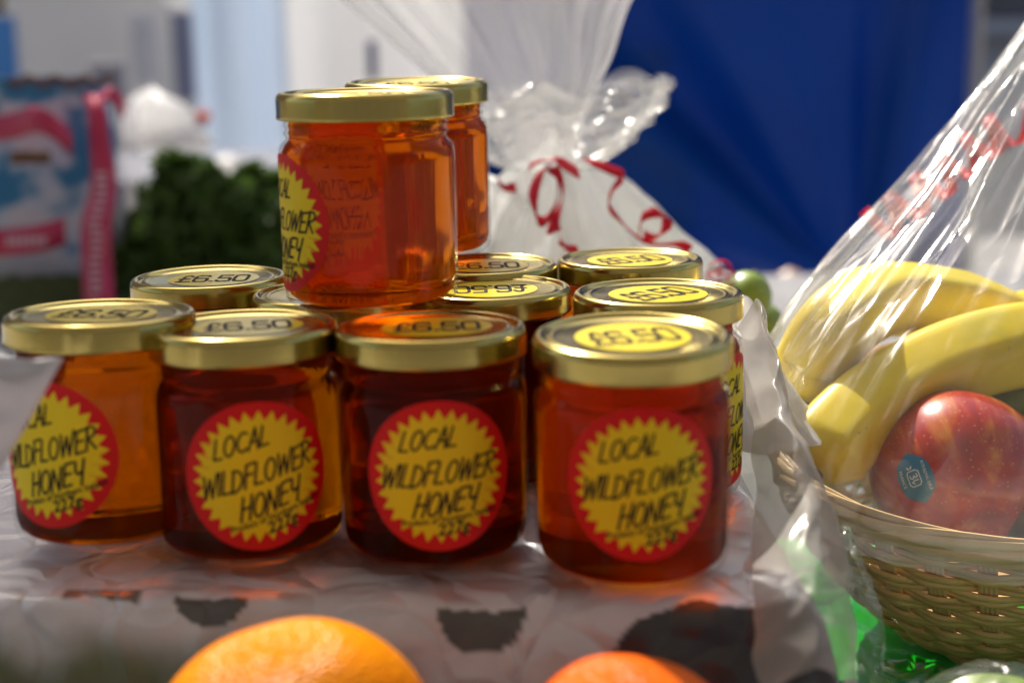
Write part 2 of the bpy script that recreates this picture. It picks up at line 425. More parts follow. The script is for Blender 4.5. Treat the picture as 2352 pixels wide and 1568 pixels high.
# table
M['cloth'] = simple('table_cover', [(.3, (.17, .17, .18)), (.7, (.25, .25, .26))], .8, 20)
tb = empty('stall_table', (0, .9, 0), 'grey covered stall table under the jars and the basket', 'table')
obj('table_top', shift(box((0, 1.05, .673), (2.6, 1.5, .03), bev=.004), (0, .9, 0)), M['cloth'], tb, smooth=False)
for sx in (-1.2, 1.2):
    for sy in (.4, 1.7): obj('leg', shift(box((sx, sy, .329), (.04, .04, .658)), (0, .9, 0)), M['cloth'], tb, smooth=False)

# printed plastic bag on which the jars stand -----------------------------------
def sheet_mat():
    m, nt, N, L, out = mat('printed_plastic')
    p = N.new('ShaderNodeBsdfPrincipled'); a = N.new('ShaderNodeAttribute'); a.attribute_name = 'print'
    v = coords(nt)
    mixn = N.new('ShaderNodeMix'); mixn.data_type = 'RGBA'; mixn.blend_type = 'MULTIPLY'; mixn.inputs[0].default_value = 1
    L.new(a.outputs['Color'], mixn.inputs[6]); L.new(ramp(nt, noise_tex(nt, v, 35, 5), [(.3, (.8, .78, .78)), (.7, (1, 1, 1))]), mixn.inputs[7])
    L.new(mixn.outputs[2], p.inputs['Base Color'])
    p.inputs['Roughness'].default_value = .35; p.inputs['Coat Weight'].default_value = .5; p.inputs['Coat Roughness'].default_value = .15
    vo = N.new('ShaderNodeTexVoronoi'); vo.feature = 'DISTANCE_TO_EDGE'; vo.inputs['Scale'].default_value = 38
    nz = N.new('ShaderNodeTexNoise'); nz.inputs['Scale'].default_value = 20; L.new(v, nz.inputs['Vector'])
    add = N.new('ShaderNodeVectorMath'); add.operation = 'MULTIPLY_ADD'; L.new(nz.outputs['Color'], add.inputs[0]); add.inputs[1].default_value = (.05,)*3; L.new(v, add.inputs[2])
    L.new(add.outputs[0], vo.inputs['Vector'])
    L.new(bump(nt, vo.outputs['Distance'], .8, .012), p.inputs['Normal'])
    L.new(p.outputs[0], out.inputs[0]); return m
def sst(a, b, x):
    t = max(0, min(1, (x-a)/(b-a))); return t*t*(3-2*t)
EDGE = lambda x: .449 - .05*x
def sheet_pt(u, v):
    x = -.34 + .455*u
    # arc-length walk: back plane, front fold, then the lower flat part under the oranges
    s = v*.46
    yb = .74
    n_ = Vector((x*22, s*22, 3.1))
    e = EDGE(x)
    top = yb-e
    def prof(s):
        if s < top: return yb-s, BASEZ-.001
        if s < top+.066: return e-(s-top)*.36, BASEZ-.001-(s-top)*.92
        return e-.024-(s-top-.066), BASEZ-.062
    y = z = 0
    rw = .011+.005*noise.noise(Vector((x*18, 0, 7)))
    for q in (-1, -.66, -.33, 0, .33, .66, 1):
        a_, b_ = prof(s+q*rw+.006*noise.noise(Vector((x*25, 0, 1)))); y += a_/7; z += b_/7
    z -= .030*sst(.088, .115, x)+.04*sst(.1, .115, x)
    cr = ridge(n_, 3)*.0020 + fbm(Vector((x*8, s*8, 9)), 2)*.003
    near = min(1, max(0, (s-top+.02)/.03)) if s > top-.02 else .15
    if x > .075: near = max(near, min(1, (x-.075)/.02))
    z += cr*near-.0012; y += cr*near*1.2*(1 if s > top-.01 else 0)
    z = max(z, .6895)
    return Vector((x, y, z))
NU, NV = 300, 300
sd_ = grid(NU, NV, sheet_pt)
sh = obj('printed_plastic_bag', sd_, sheet_mat(), label='pale pinkish printed plastic bag with dark marks that the honey jars stand on', cat='plastic bag')
_inv = {}
def topx(p):
    q = p-CAM; d = q.dot(_F); return 1176+FPX*q.dot(_R)/d, 784-FPX*q.dot(_U)/d
at = sh.data.color_attributes.new('print', 'FLOAT_COLOR', 'POINT')
# the print: laid out in the sheet's own x / arc length
E_ = .74-.449
for j in range(NV):
    for i in range(NU):
        x = -.34+.455*i/(NU-1); s = .46*j/(NV-1)-(.74-EDGE(x))          # s = 0 at the front fold
        c = (.76, .77, .86)
        w = .004*noise.noise(Vector((x*60, s*60, 0)))
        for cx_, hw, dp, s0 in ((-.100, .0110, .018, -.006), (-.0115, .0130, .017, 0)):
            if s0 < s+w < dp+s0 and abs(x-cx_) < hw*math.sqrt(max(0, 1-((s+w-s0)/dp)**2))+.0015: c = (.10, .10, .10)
        rr = math.hypot(x-.064, (s+w)-.040)
        if s+w > -.001 and rr < .042 and not (.022 < rr < .010): c = (.035, .036, .045)
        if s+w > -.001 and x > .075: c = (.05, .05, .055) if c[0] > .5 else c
        if s+w < -.001 and s+w > -.012 and (x < -.125 and x > -.15): c = (.2, .2, .2)
        g = sst(.010, .03, s + .018*noise.noise(Vector((x*30, s*30, 5))))*sst(-.075, -.105, x)
        c = tuple(c[k]*(1-g)+(.14, .17, .08)[k]*g for k in range(3))
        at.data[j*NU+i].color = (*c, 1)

# clear film over the right hand side of the bag ---------------------------------
clear = film('clear_film', .55, hazecol=(.60, .57, .53), crinkle=.25, vor=12, rough=.2, edge=.6, base=.04)
rowsL = [P(1690, 760, .63), P(1712, 900, .60), P(1730, 1080, .560), P(1725, 1300, .50), P(1730, 1450, .462), P(1740, 1600, .44)]
rowsR = [P(1742, 735, .64), P(1800, 930, .60), P(1870, 1080, .57), P(1930, 1210, .54), P(1962, 1380, .51), P(1968, 1620, .47)]
cl, cr_ = catmull(rowsL, 90), catmull(rowsR, 90)
def film1(u, v):
    a, b = cl[round(v*89)], cr_[round(v*89)]
    p = a.lerp(b, u); n_ = Vector((u*3, v*9, 2.2))
    off = ridge(n_*.6, 2)*.003*sin(pi*min(1, u*1.3+.1)) + .012*sin(pi*u)
    return p + Vector((.3*off, -.5*off, off)) + Vector((.003*noise.noise(Vector((v*12, u, 0))), 0, 0))
obj('clear_plastic_sheet', grid(60, 90, film1), clear, label='crumpled milky clear plastic sheet hanging at the right of the jars', cat='plastic sheet')
rowsL = [P(1930, 1200, .56), P(1940, 1350, .53), P(1945, 1480, .51), P(1950, 1620, .50)]
rowsR = [P(1945, 1215, .57), P(1998, 1330, .55), P(2028, 1460, .53), P(2015, 1620, .52)]
cl2, cr2 = catmull(rowsL, 60), catmull(rowsR, 60)
def film2(u, v):
    p = cl2[round(v*59)].lerp(cr2[round(v*59)], u); off = ridge(Vector((u*2, v*6, 7)), 3)*.003+.006*sin(pi*u)
    return p+Vector((0, -off, off*.3))
obj('plastic_strip', grid(24, 60, film2), film('clear_film_green', .2, tint=(.86, .96, .9), hazecol=(.5, .6, .54), vor=30, edge=.6, base=.03), label='narrow greenish clear plastic flap beside the bamboo basket', cat='plastic flap')
# white bunched plastic behind the right jars
def wlump(u, v):
    a = u*2*pi; c = P(1735, 860, .635); h = v
    r = .030*(1-.45*h)*(1+.25*ridge(Vector((cos(a)*.9, sin(a)*.9, h*1.2)), 2)*(1-.6*h))
    return Vector((c.x+.002+r*cos(a)*.9+.004*h*-3, c.y+.03+r*sin(a), .801+.052*h*(1+.15*sin(a*2))))
obj('white_plastic_bag', grid(80, 30, wlump, True), simple('white_plastic', [(.3, (.78, .78, .78)), (.7, (.85, .85, .86))], .4, 30, bmp=.5, bscale=60, bdist=.003, trans=.35), label='bunched white plastic bag glowing in the sun right of the jars', cat='plastic bag')

# white plastic corner, left foreground -------------------------------------------
def corner(u, v):
    a = P(-160, 835, .44).lerp(P(146, 822, .445), u); b = P(-260, 1130, .45).lerp(P(2, 1080, .44), u)
    p = a.lerp(b, v); o = (ridge(Vector((u*2, v*2, 4)), 2)*.0025+.006*sin(pi*v))*(1-u**3)
    return p+Vector((0, -o, o))
o = obj('white_bag_corner', grid(40, 40, corner), simple('milk_plastic', [(.3, (.62, .62, .66)), (.7, (.72, .72, .76))], .4, 30, trans=.35, coat=.3), label='out of focus corner of a white plastic bag in front of the leftmost jar', cat='plastic bag')
sm = o.modifiers.new('s', 'SOLIDIFY'); sm.thickness = .0004
def lump(u, v, c, R, h, k=1.0):
    a = u*2*pi; ph = v*pi*.55
    r = R*sin(ph)*(1+.3*ridge(Vector((cos(a)*k, sin(a)*k, v*2)), 3)*.6)
    return Vector((c.x+r*cos(a), c.y+r*sin(a), c.z+h*cos(ph)*(1+.1*sin(3*a))))
cc = P(-20, 1640, .42)
obj('clear_bag', grid(60, 24, lambda u, v: lump(u, 1-v, Vector((cc.x-.01, cc.y, .739)), .032, .042), True), film('clear_film_front', .25, vor=40, base=.12), label='crumpled clear plastic bag in the bottom left corner of the picture', cat='plastic bag')

# oranges ---------------------------------------------------------------------------
def orange_mat(n, c0, c1):
    m, nt, N, L, out = mat(n); p = N.new('ShaderNodeBsdfPrincipled'); v = coords(nt)
    L.new(ramp(nt, noise_tex(nt, v, 25, 4), [(.3, c0), (.7, c1)]), p.inputs['Base Color'])
    p.inputs['Roughness'].default_value = .27; p.inputs['Specular IOR Level'].default_value = .16; p.inputs['Coat Roughness'].default_value = .2
    p.inputs['Subsurface Weight'].default_value = .0; p.inputs['Subsurface Radius'].default_value = (1, .3, .05); p.inputs['Subsurface Scale'].default_value = .006
    vo = N.new('ShaderNodeTexVoronoi'); vo.inputs['Scale'].default_value = 700; L.new(v, vo.inputs['Vector'])
    L.new(bump(nt, vo.outputs['Distance'], .6, .0012), p.inputs['Normal']); L.new(p.outputs[0], out.inputs[0]); return m
def fruit(name, c, R, sq, m, label, cat, group, tilt=(0, 0), dimple=.12):
    pr = []
    for k in range(41):
        t = pi*k/40; r = R*sin(t); z = -R*sq*cos(t)
        z -= R*dimple*math.exp(-(r/(R*.22))**2)*(1 if t > pi/2 else -1)
        pr.append((r if 0 < k < 40 else 0, z))
    d = lathe(pr, 64, lambda a, z: R*.012*sin(5*a)+R*.01*sin(2*a+z*30))
    t = empty(name, c, label, cat, group); t.rotation_euler = (rad(tilt[0]), rad(tilt[1]), .3)
    obj('peel' if cat == 'orange' else 'flesh', d, m, t)
    st = tube([Vector((0, 0, R*sq*(1-dimple*1.2))), Vector((.0008, 0, R*sq*(1-dimple*.4)))], [.0022, .0016], 10)
    obj('stalk', st, simple('stalk', [(.3, (.10, .09, .03)), (.7, (.16, .14, .05))], .8), t)
    return t
def on_z(u, v, d, z): # point in direction u,v at depth d moved straight to height z
    p = P(u, v, d); return Vector((p.x, p.y, z))
om = orange_mat('orange_peel', (.82, .22, .0008), (.88, .30, .001)); om2 = orange_mat('mandarin_peel', (.85, .12, .004), (.9, .17, .006))
pc = P(672, 1730, .430); fruit('orange', pc, .0432, .86, om, 'large sunlit orange out of focus at the front edge, below the second jar', 'orange', 'oranges in the foreground', (-50, -10), .05)
pc = P(1440, 1795, .430); fruit('orange', pc, .0368, 1.0, om2, 'darker red orange fruit half out of the picture below the right jars', 'orange', 'oranges in the foreground', (-60, 15), .05)

# ================================================================== BASKET
CC = P(2400, 985, .745); LL = P(1785, 945, .700); NN = P(2400, 1262, .612)
AX, BX = LL-CC, NN-CC
BAMB = simple('bamboo', [(.25, (.45, .27, .09)), (.5, (.70, .45, .18)), (.75, (.82, .58, .27))], .5, 30, bmp=.4, bscale=200, bdist=.0008, stretch=(1, 1, 8), detail=8, coat=.15)
BAMB2 = simple('bamboo_rim', [(.25, (.50, .32, .12)), (.5, (.74, .50, .24)), (.75, (.84, .64, .36))], .45, 12, bmp=.4, bscale=120, bdist=.0008, stretch=(1, 1, 6), detail=8, coat=.2)
BH = .070
def bask(phi, h, off=0.0):
    """point on the basket wall, h = 0 rim .. 1 foot"""
    k = 1 - .04*h - .30*h**2
    p = CC + AX*cos(phi)*k + BX*sin(phi)*k
    out_ = (AX*cos(phi)+BX*sin(phi)); out_.z = 0; out_.normalize()
    bottom = .694
    z = p.z + (bottom - p.z)*0 ; rimz = (CC+AX*cos(phi)+BX*sin(phi)).z
    zz = rimz - .078*h
    return Vector((p.x, p.y, zz)) + out_*off
bk = empty('bamboo_basket', (CC.x, CC.y, .691), 'oval woven bamboo basket of fruit wrapped in cellophane', 'basket')
def P0(d): return shift(d, (CC.x, CC.y, .691))
# rim: a bundle of flat split strands twisting slowly round each other
parts = []
NR = 260
for k in range(7):
    pts, sides = [], []
    for i in range(NR+1):
        ph = 2*pi*i/NR; tw = k*2*pi/7 + ph*2.3 + .6*noise.noise(Vector((cos(ph)*3, sin(ph)*3, k)))
        p = bask(ph, .0, .0022*cos(tw)+.001); p.z += .0042*sin(tw) - .002
        pts.append(p); sides.append(Vector((0, 0, 1)) + .35*sin(tw)*Vector((cos(ph), -sin(ph), 0)))
    parts.append(band(pts, sides, .0052, .0011))
obj('rim', P0(join(*parts)), BAMB2, bk)
NST = 34
parts = []
ROWS = 13
for r in range(ROWS):
    for sub in range(2):
        rws = .9/ROWS
        pts, sides = [], []
        NN_ = NST*8
        for i in range(NN_+1):
            ph = 2*pi*i/NN_
            h = .09 + (r+.5*sub+.25)*.90/ROWS + .006*noise.noise(Vector((cos(ph)*4, sin(ph)*4, r*1.7+sub)))
            off = .0028*sin(i/8*pi + r*pi)+.0003*sub + .0005*noise.noise(Vector((i*.3, r, sub)))
            p = bask(ph, h, off); p.z += .0007*noise.noise(Vector((ph*9, r*3+sub, 1)))
            pts.append(p); sides.append(Vector((0, 0, 1)))
        parts.append(band(pts, sides, [.0029+.0007*noise.noise(Vector((r, sub, i*.05))) for i in range(len(pts))], .0007))
obj('weave', P0(join(*parts)), BAMB, bk)
parts = []
for s in range(NST):
    for w_ in (-1, 0, 1, 2):
        pts, sides = [], []
        for i in range(40):
            h = i/39; ph = 2*pi*(s+.5)/NST + (w_-.5)*.017; tng = (bask(ph+.01, h)-bask(ph-.01, h))
            pts.append(bask(ph, h, .0001)); sides.append(tng)
        parts.append(band(pts, sides, .0024, .0007))
obj('stakes', P0(join(*parts)), BAMB2, bk)
_n = AX.cross(BX); NX_, NY_ = -_n.x/_n.z, -_n.y/_n.z
parts = [radial([tuple((bask(2*pi*k/64, 1)-CC)[:2]) for k in range(64)], 3, lambda x, y: Vector((CC.x+x, CC.y+y, CC.z-.077+(x*NX_+y*NY_))))]
obj('basket_bottom', P0(parts[0]), BAMB, bk)

# fruit -----------------------------------------------------------------------------
def apple_mat():
    m, nt, N, L, out = mat('apple_skin'); p = N.new('ShaderNodeBsdfPrincipled'); v = coords(nt, 'Object', (1, 1, .25)); v2 = coords(nt)
    col = ramp(nt, noise_tex(nt, v, 95, 6, .6), [(.3, (.30, .008, .010)), (.52, (.45, .02, .014)), (.66, (.62, .16, .03)), (.8, (.72, .38, .08))])
    vo = N.new('ShaderNodeTexVoronoi'); vo.inputs['Scale'].default_value = 330; L.new(v2, vo.inputs['Vector'])
    sp = ramp(nt, vo.outputs['Distance'], [(.10, (.5, .5, .5)), (.2, (0, 0, 0))])
    mx = N.new('ShaderNodeMix'); mx.data_type = 'RGBA'; L.new(sp, mx.inputs[0]); L.new(col, mx.inputs[6]); mx.inputs[7].default_value = (.75, .42, .2, 1)
    L.new(mx.outputs[2], p.inputs['Base Color']); p.inputs['Roughness'].default_value = .28; p.inputs['Coat Weight'].default_value = .5; p.inputs['Coat Roughness'].default_value = .1
    L.new(p.outputs[0], out.inputs[0]); return m
AP = P(2198, 1088, .672); AR = .0395
ap = fruit('apple', AP, AR, .93, apple_mat(), 'red speckled apple with a small blue sticker lying in the basket', 'apple', None, (-62, 20), .14)
# blue sticker, curved on the apple
SC = P(2084, 1100, .64)
dirn = (SC-AP).normalized()
st = empty('fruit_sticker', AP, None)
bpy.data.objects.remove(st)
up_ = (_U - dirn*_U.dot(dirn)).normalized(); rt_ = up_.cross(-dirn).normalized()
rt_ = -rt_ if rt_.dot(_R) < 0 else rt_
apn = ap.matrix_basis.copy()
# sample the apple's true surface along a direction
from mathutils.bvhtree import BVHTree
_fl = [c for c in ap.children if c.name.startswith('flesh')][0]
bpy.context.view_layer.update()
_bv = BVHTree.FromPolygons([ap.matrix_world @ v.co for v in _fl.data.vertices], [tuple(p.vertices) for p in _fl.data.polygons])
def on_apple(off, rot):
    c, s = cos(rad(rot)), sin(rad(rot))
    def f(x, y):
        X, Y = (x*c-y*s)*mm, (x*s+y*c)*mm
        dv = (dirn*AR + rt_*X + up_*Y).normalized()
        h = _bv.ray_cast(AP+dv*.1, -dv)
        q = h[0] if h[0] else AP+dv*AR
        return (ap.matrix_world.inverted() @ (q+dv*off*mm))
    return f
SROT = -68
ol = [(11.4*cos(2*pi*k/48)*(1+.05*cos(6*pi*k/24)), 9.2*sin(2*pi*k/48)*(1-.10*(1 if k > 24 else 0)*abs(sin(2*pi*k/48)))) for k in range(48)]
obj('sticker', radial(ol, 8, on_apple(.15, SROT)), simple('sticker_blue', [(.3, (.0, .17, .38)), (.7, (.005, .21, .44))], .35, 50, coat=.3), ap)
f = on_apple(.25, SROT)
wh = simple('sticker_white', [(.3, (.75, .8, .85)), (.7, (.8, .85, .9))], .5)
logo = [([(-3.4, -2.0), (-3.6, 1.6), (-2.6, 2.9), (2.2, 2.9), (3.4, 2.0), (3.5, -1.8), (2.5, -2.8), (-2.4, -2.8), (-3.4, -2.0)], .45),
        ([(-1.9, 1.6), (-.6, 1.9), (-.2, .9), (-1.2, .2), (-.1, -.2), (-.2, -1.4), (-1.6, -1.7)], .45), ([(1.0, 1.8), (.9, -.2), (1.6, -1.4), (2.4, -.4)], .45),
        ([(-4.6, -.4), (-5.4, .2)], .8), ([(-4.6, -1.4), (-5.3, -1.8)], .8)]
obj('sticker_lettering', join(strokes_mesh(logo, f), font_mesh('FRANCE', 2.3, -1.0, -5.6, 8, f, 0, .03), font_mesh('4173 ROYAL GALA', 2.1, .3, 5.9, 14, f, 0, .02)), wh, ap)

def banana_mat():
    m, nt, N, L, out = mat('banana_skin'); p = N.new('ShaderNodeBsdfPrincipled'); v = coords(nt)
    mxb = N.new('ShaderNodeMix'); mxb.data_type = 'RGBA'; mxb.inputs[7].default_value = (.22, .11, .03, 1)
    L.new(ramp(nt, noise_tex(nt, v, 170, 5, .7), [(.64, (0, 0, 0)), (.72, (.8, .8, .8))]), mxb.inputs[0])
    L.new(ramp(nt, noise_tex(nt, v, 14, 6, .65), [(.2, (.50, .50, .08)), (.42, (.84, .64, .025)), (.7, (.90, .72, .035))]), mxb.inputs[6]); L.new(mxb.outputs[2], p.inputs['Base Color'])
    p.inputs['Roughness'].default_value = .42; p.inputs['Coat Weight'].default_value = .2
    p.inputs['Subsurface Weight'].default_value = .3; p.inputs['Subsurface Radius'].default_value = (1, .7, .1); p.inputs['Subsurface Scale'].default_value = .006
    L.new(bump(nt, noise_tex(nt, v, 120, 4), .15, .001), p.inputs['Normal']); L.new(p.outputs[0], out.inputs[0]); return m
bm_ = banana_mat(); btip = simple('banana_tip', [(.3, (.06, .04, .02)), (.7, (.12, .09, .03))], .8, 200)
def banana(pts, R, label, r0=.55):
    c = catmull(pts, 40); n = 40; o0 = c[0]
    V, Fc = [], []
    nrm = None; NS = 40
    for i, p in enumerate(c):
        t = (c[min(i+1, n-1)]-c[max(i-1, 0)]).normalized()
        if nrm is None: nrm = t.orthogonal().normalized()
        nrm = (nrm-t*nrm.dot(t)).normalized(); b = t.cross(nrm); s = i/(n-1)
        r = R*min(1, (r0*.6+ (1-r0*.6)*min(1, s/.16)**.6))*(1 if s < .8 else 1-.6*((s-.8)/.2)**1.4)
        for k in range(NS):
            a = 2*pi*k/NS; rr = r*(.93+.11*abs(cos(2.5*a))**3)
            V.append(p+nrm*cos(a)*rr+b*sin(a)*rr)
    for i in range(n-1):
        for k in range(NS): k2 = (k+1) % NS; Fc.append((i*NS+k, i*NS+k2, (i+1)*NS+k2, (i+1)*NS+k))
    Fc.append(tuple(range(NS))[::-1]); Fc.append(tuple((n-1)*NS+k for k in range(NS)))
    t = empty('banana', o0, label, 'banana', 'bananas in the wrapped basket')
    obj('peel', shift((V, Fc), o0), bm_, t)
    d0 = (c[0]-c[1]).normalized()
    obj('blossom_end', shift(tube([c[0]-d0*.001, c[0]+d0*.003, c[0]+d0*.006], [R*r0*.45, R*r0*.35, R*.1], 12), o0), btip, t)
banana([P(1868, 1085, .660), P(1905, 1020, .668), P(2010, 925, .680), P(2180, 835, .690), P(2370, 790, .70), P(2560, 800, .72)], .0200, 'big front banana lying on the rim of the basket above the apple')
banana([P(1852, 930, .700), P(1868, 840, .705), P(1925, 745, .693), P(2040, 690, .725), P(2200, 705, .735), P(2380, 740, .75)], .0185, 'banana standing up behind the front one with its tip at the left')
banana([P(1990, 1010, .693), P(2100, 900, .735), P(2280, 780, .75), P(2450, 720, .77)], .018, 'banana mostly hidden between the two other bananas')
gm = simple('green_skin', [(.3, (.14, .22, .03)), (.7, (.24, .32, .06))], .4, 30, coat=.3, bmp=.1)
fruit('pear', P(2330, 945, .725), .033, 1.1, gm, 'dull green pear showing between the apple and the bananas', 'pear', None, (60, 40), .1)
fruit('plum', P(2385, 1165, .665), .026, 1.0, simple('plum_skin', [(.3, (.015, .006, .012)), (.7, (.05, .012, .02))], .35, 30, coat=.3), 'very dark plum beside the apple at the right picture edge', 'plum', None, (0, 0), .08)

# cellophane cone round the basket ----------------------------------------------------
GG = P(2720, -300, .80)
def cone(u, v):
    ph = u*2*pi
    skirt = .012
    if v < skirt:   # hangs down outside the basket
        h = (1-v/skirt); fl = 1.10+.05*h; base = CC + AX*cos(ph)*fl + BX*sin(ph)*fl
        base.z -= .002*h; fl = 1.04; s = 0; z_ = base
    else:
        s = (v-skirt)/(1-skirt)
        k = (1.04+.06*min(1, s*8))*(1-s*.90)
        kb = k*(1+.35*sin(pi*min(1, s/.55)))
        ka = k*(1+.06*sin(pi*min(1, s/.4)))
        z_ = CC.lerp(GG, s) + AX*cos(ph)*ka + BX*sin(ph)*kb
    out_ = (AX*cos(ph)+BX*sin(ph)).normalized()
    q = Vector((cos(ph)*2.3, sin(ph)*2.3, v*1.6))
    a = (.006+.006*(1-s))*(ridge(q*1.2, 2)*.5) + .003*ridge(Vector((cos(ph)*7, sin(ph)*7, v*1.5)), 2)
    return z_ + out_*a
cell = film('cellophane', .085, rough=.15, crinkle=.9, vor=34, edge=.7, base=.03, uv=(17, 6))
wr = empty('cellophane_wrap', (CC.x, CC.y, .691), 'clear cellophane cone gathered above the fruit basket at the right', 'cellophane wrap')
_o = obj('film', P0(grid(420, 260, cone, True)), cell, wr); add_uv(_o.data, 420, 260)

# curled red ribbon inside / behind the cone
ribred = simple('red_ribbon', [(.3, (.72, .015, .05)), (.7, (.80, .03, .08))], .35, 30, trans=.45, coat=.2)
def curl(path, amp, turns, width, n=160, side=Vector((0, 0, 1)), ph0=0, rampf=None):
    c = catmull(path, n); pts, sd2 = [], []
    for i, p in enumerate(c):
        t = (c[min(i+1, n-1)]-c[max(i-1, 0)]).normalized(); b = t.cross(Vector((0, 1, 0))).normalized(); e = Vector((0, 1, 0))
        a = ph0+turns*2*pi*i/(n-1); am = amp*(rampf(i/(n-1)) if rampf else 1)
        pts.append(p + b*cos(a)*am + e*sin(a)*am); sd2.append(t*.9+b*.25*sin(a))
    return band(pts, sd2, width, .0003)
c0 = P(2010, 520, .84)
r = curl([P(2010, 520, .84), P(2080, 470, .84), P(2160, 410, .84), P(2230, 350, .85), P(2300, 300, .85), P(2400, 270, .86)], .011, 6.5, .0075)
obj('curled_ribbon', r, ribred, label='curled red ribbon seen through the cellophane cone at the right', cat='ribbon')

# green plastic sheet and wrapped fruit bottom right ------------------------------------
def gsheet(u, v):
    x = .141+.26*u; y = .515+.27*v
    return Vector((x, y, .6945+.006*ridge(Vector((x*14, y*9, 0)), 3)*.8+.012*sst(.14, .10, x)*0))
obj('green_plastic_sheet', grid(140, 160, gsheet), simple('green_plastic', [(.3, (.0, .32, .01)), (.7, (.005, .42, .012))], .22, 8, coat=.6, bmp=.3, bscale=25, bdist=.004), label='bright green plastic sheet lying under the basket at the bottom right', cat='plastic sheet')
pg = on_z(2280, 1700, .52, .748)
fruit('green_apple', P(2290, 1745, .50), .030, .95, simple('green_apple_skin', [(.3, (.10, .17, .03)), (.7, (.18, .25, .05))], .45, 40), 'green apple in clear wrap peeping in at the bottom right corner', 'apple', None, (0, 0), .1)
qc = P(2290, 1745, .50)
obj('fruit_wrap', grid(70, 40, lambda u, v: qc+Vector((cos(u*2*pi)*sin(v*pi*.8), sin(u*2*pi)*sin(v*pi*.8), cos(v*pi*.8)))*(.0325+.0012*ridge(Vector((cos(u*2*pi)*1.2, sin(u*2*pi)*1.2, v*2)), 2)), True), film('fruit_film', .02, vor=20, crinkle=.15, rough=.2, edge=.4, base=.02), label='tight clear film wrapped round the green apple at the bottom right', cat='cellophane wrap')

# ================================================================== HAMPER behind the jars
HD = .93
hc = P(1235, 420, HD)
hx = Vector((hc.x, hc.y, 0))
cel2 = film('cellophane_sun_white', .42, hazecol=(.9, .9, .89), rough=.14, crinkle=.8, vor=26, edge=.9, base=.10, uv=(16, 5))  # white haze in the film stands in for bright sun on it
cel4 = film('cellophane_collar', .24, hazecol=(.88, .87, .86), rough=.12, crinkle=.9, vor=26, edge=.9, base=.12, uv=(9, 5))
cel3 = film('cellophane_top', .27, hazecol=(.85, .84, .84), rough=.12, crinkle=.7, vor=20, edge=.9, base=.06, uv=(22, 2))
hp_ = empty('gift_hamper', (hc.x, hc.y, .691), 'gift hamper in crumpled cellophane whitened as in sun behind the jars, tied at the neck', 'gift hamper')
def H0(d): return shift(d, (hc.x, hc.y, .691))
px = HD/FPX
def body_(u, v):      # from neck (v=1) down to table (v=0)
    a = u*2*pi; z = .694+(hc.z+.012-.694)*v
    w = .026+.150*(1-v)**.8*(1+.25*(1-v)); sk = .03*(1-v)
    q = Vector((cos(a)*1.6, sin(a)*1.6, v*2.2))
    k = 1+.16*ridge(q, 3)*.8*(1-.3*v)+.10*ridge(Vector((cos(a)*5, sin(a)*5, v)), 2)
    return Vector((hc.x+sk+.012+w*cos(a)*k*.80, hc.y+.02+w*sin(a)*k*.6, z+.008*ridge(q*2, 2)*(1-v)))
_o = obj('wrap_body', H0(grid(260, 90, body_, True)), cel2, hp_); add_uv(_o.data, 260, 90)
def puff(u, v):       # crumpled skirt of film standing up over the tie, open at the top
    a = u*2*pi; v = v**.9
    c = P(1262+30*v, 395-185*v, HD)
    rim = 1+.30*noise.noise(Vector((cos(a)*1.5, sin(a)*1.5, 3)))+.25*ridge(Vector((cos(a)*1.3, sin(a)*1.3, v*.8)), 2)*v
    r = (.014+.056*(v**.6)*(1-.30*max(0, v-.7)/.3))*rim
    r *= 1+.15*ridge(Vector((cos(a)*2.6, sin(a)*2.6, v*2.6)), 3)
    return c+Vector((r*cos(a), r*.7*sin(a), .022*v*noise.noise(Vector((cos(a)*2, sin(a)*2, 8)))+.010*v*cos(a)))
_o = obj('crumpled_collar', H0(grid(140, 80, puff, True)), cel4, hp_); add_uv(_o.data, 140, 80)
topL, topR = [P(600, -160, HD), P(790, 0, HD), P(960, 150, HD), P(1090, 270, HD), P(1170, 370, HD)], [P(1560, -160, HD), P(1452, 0, HD), P(1400, 130, HD), P(1350, 240, HD), P(1310, 370, HD)]
a_, b_ = catmull(topL, 80), catmull(topR, 80)
def fan(u, v):
    L_, R_ = a_[round(v*79)], b_[round(v*79)]
    ang = u*2*pi; c = (L_+R_)/2; w = (R_-L_)/2
    k = .055*(1-v)**.5*1.0
    f_ = 1+.0*ang
    y = sin(ang)*.055*(1-.6*v) + .007*ridge(Vector((cos(ang)*4, sin(ang)*4, v*.8)), 2)*(1.2-v)
    return c + w*cos(ang) + Vector((.004*noise.noise(Vector((ang*3, v*2, 0))), y, 0))
_o = obj('wrap_top', H0(grid(280, 80, fan, True)), cel3, hp_); add_uv(_o.data, 280, 80)
boxm = simple('cream_card', [(.3, (.72, .70, .64)), (.7, (.82, .80, .74))], .6, 20)
def bright_fill_pt(u, v):
    a = u*2*pi; r = .058*(1-.55*v**1.5)*(1+.22*ridge(Vector((cos(a)*1.6, sin(a)*1.6, v*2.5)), 3))
    return Vector((hc.x-.022+r*cos(a), hc.y+.01+r*.6*sin(a), .70+.205*v*(1+.08*cos(a*2))))
obj('bright_fill', H0(grid(120, 50, bright_fill_pt, True)), simple('bright_fill_paper', [(.3, (.86, .86, .86)), (.7, (.9, .9, .9))], .8, 20, bmp=.6, bscale=40, bdist=.01, trans=.6), hp_)  # white pile added to brighten the hamper behind the raised jar
grp = []
rg = random.Random(3)
def ico(c, r, n=12):
    return [Vector(c)+Vector(v) for v in lathe([(0, -r)]+[(r*sin(pi*k/8), -r*cos(pi*k/8)) for k in range(1, 8)]+[(0, r)], n)[0]], lathe([(0, -r)]+[(r*sin(pi*k/8), -r*cos(pi*k/8)) for k in range(1, 8)]+[(0, r)], n)[1]
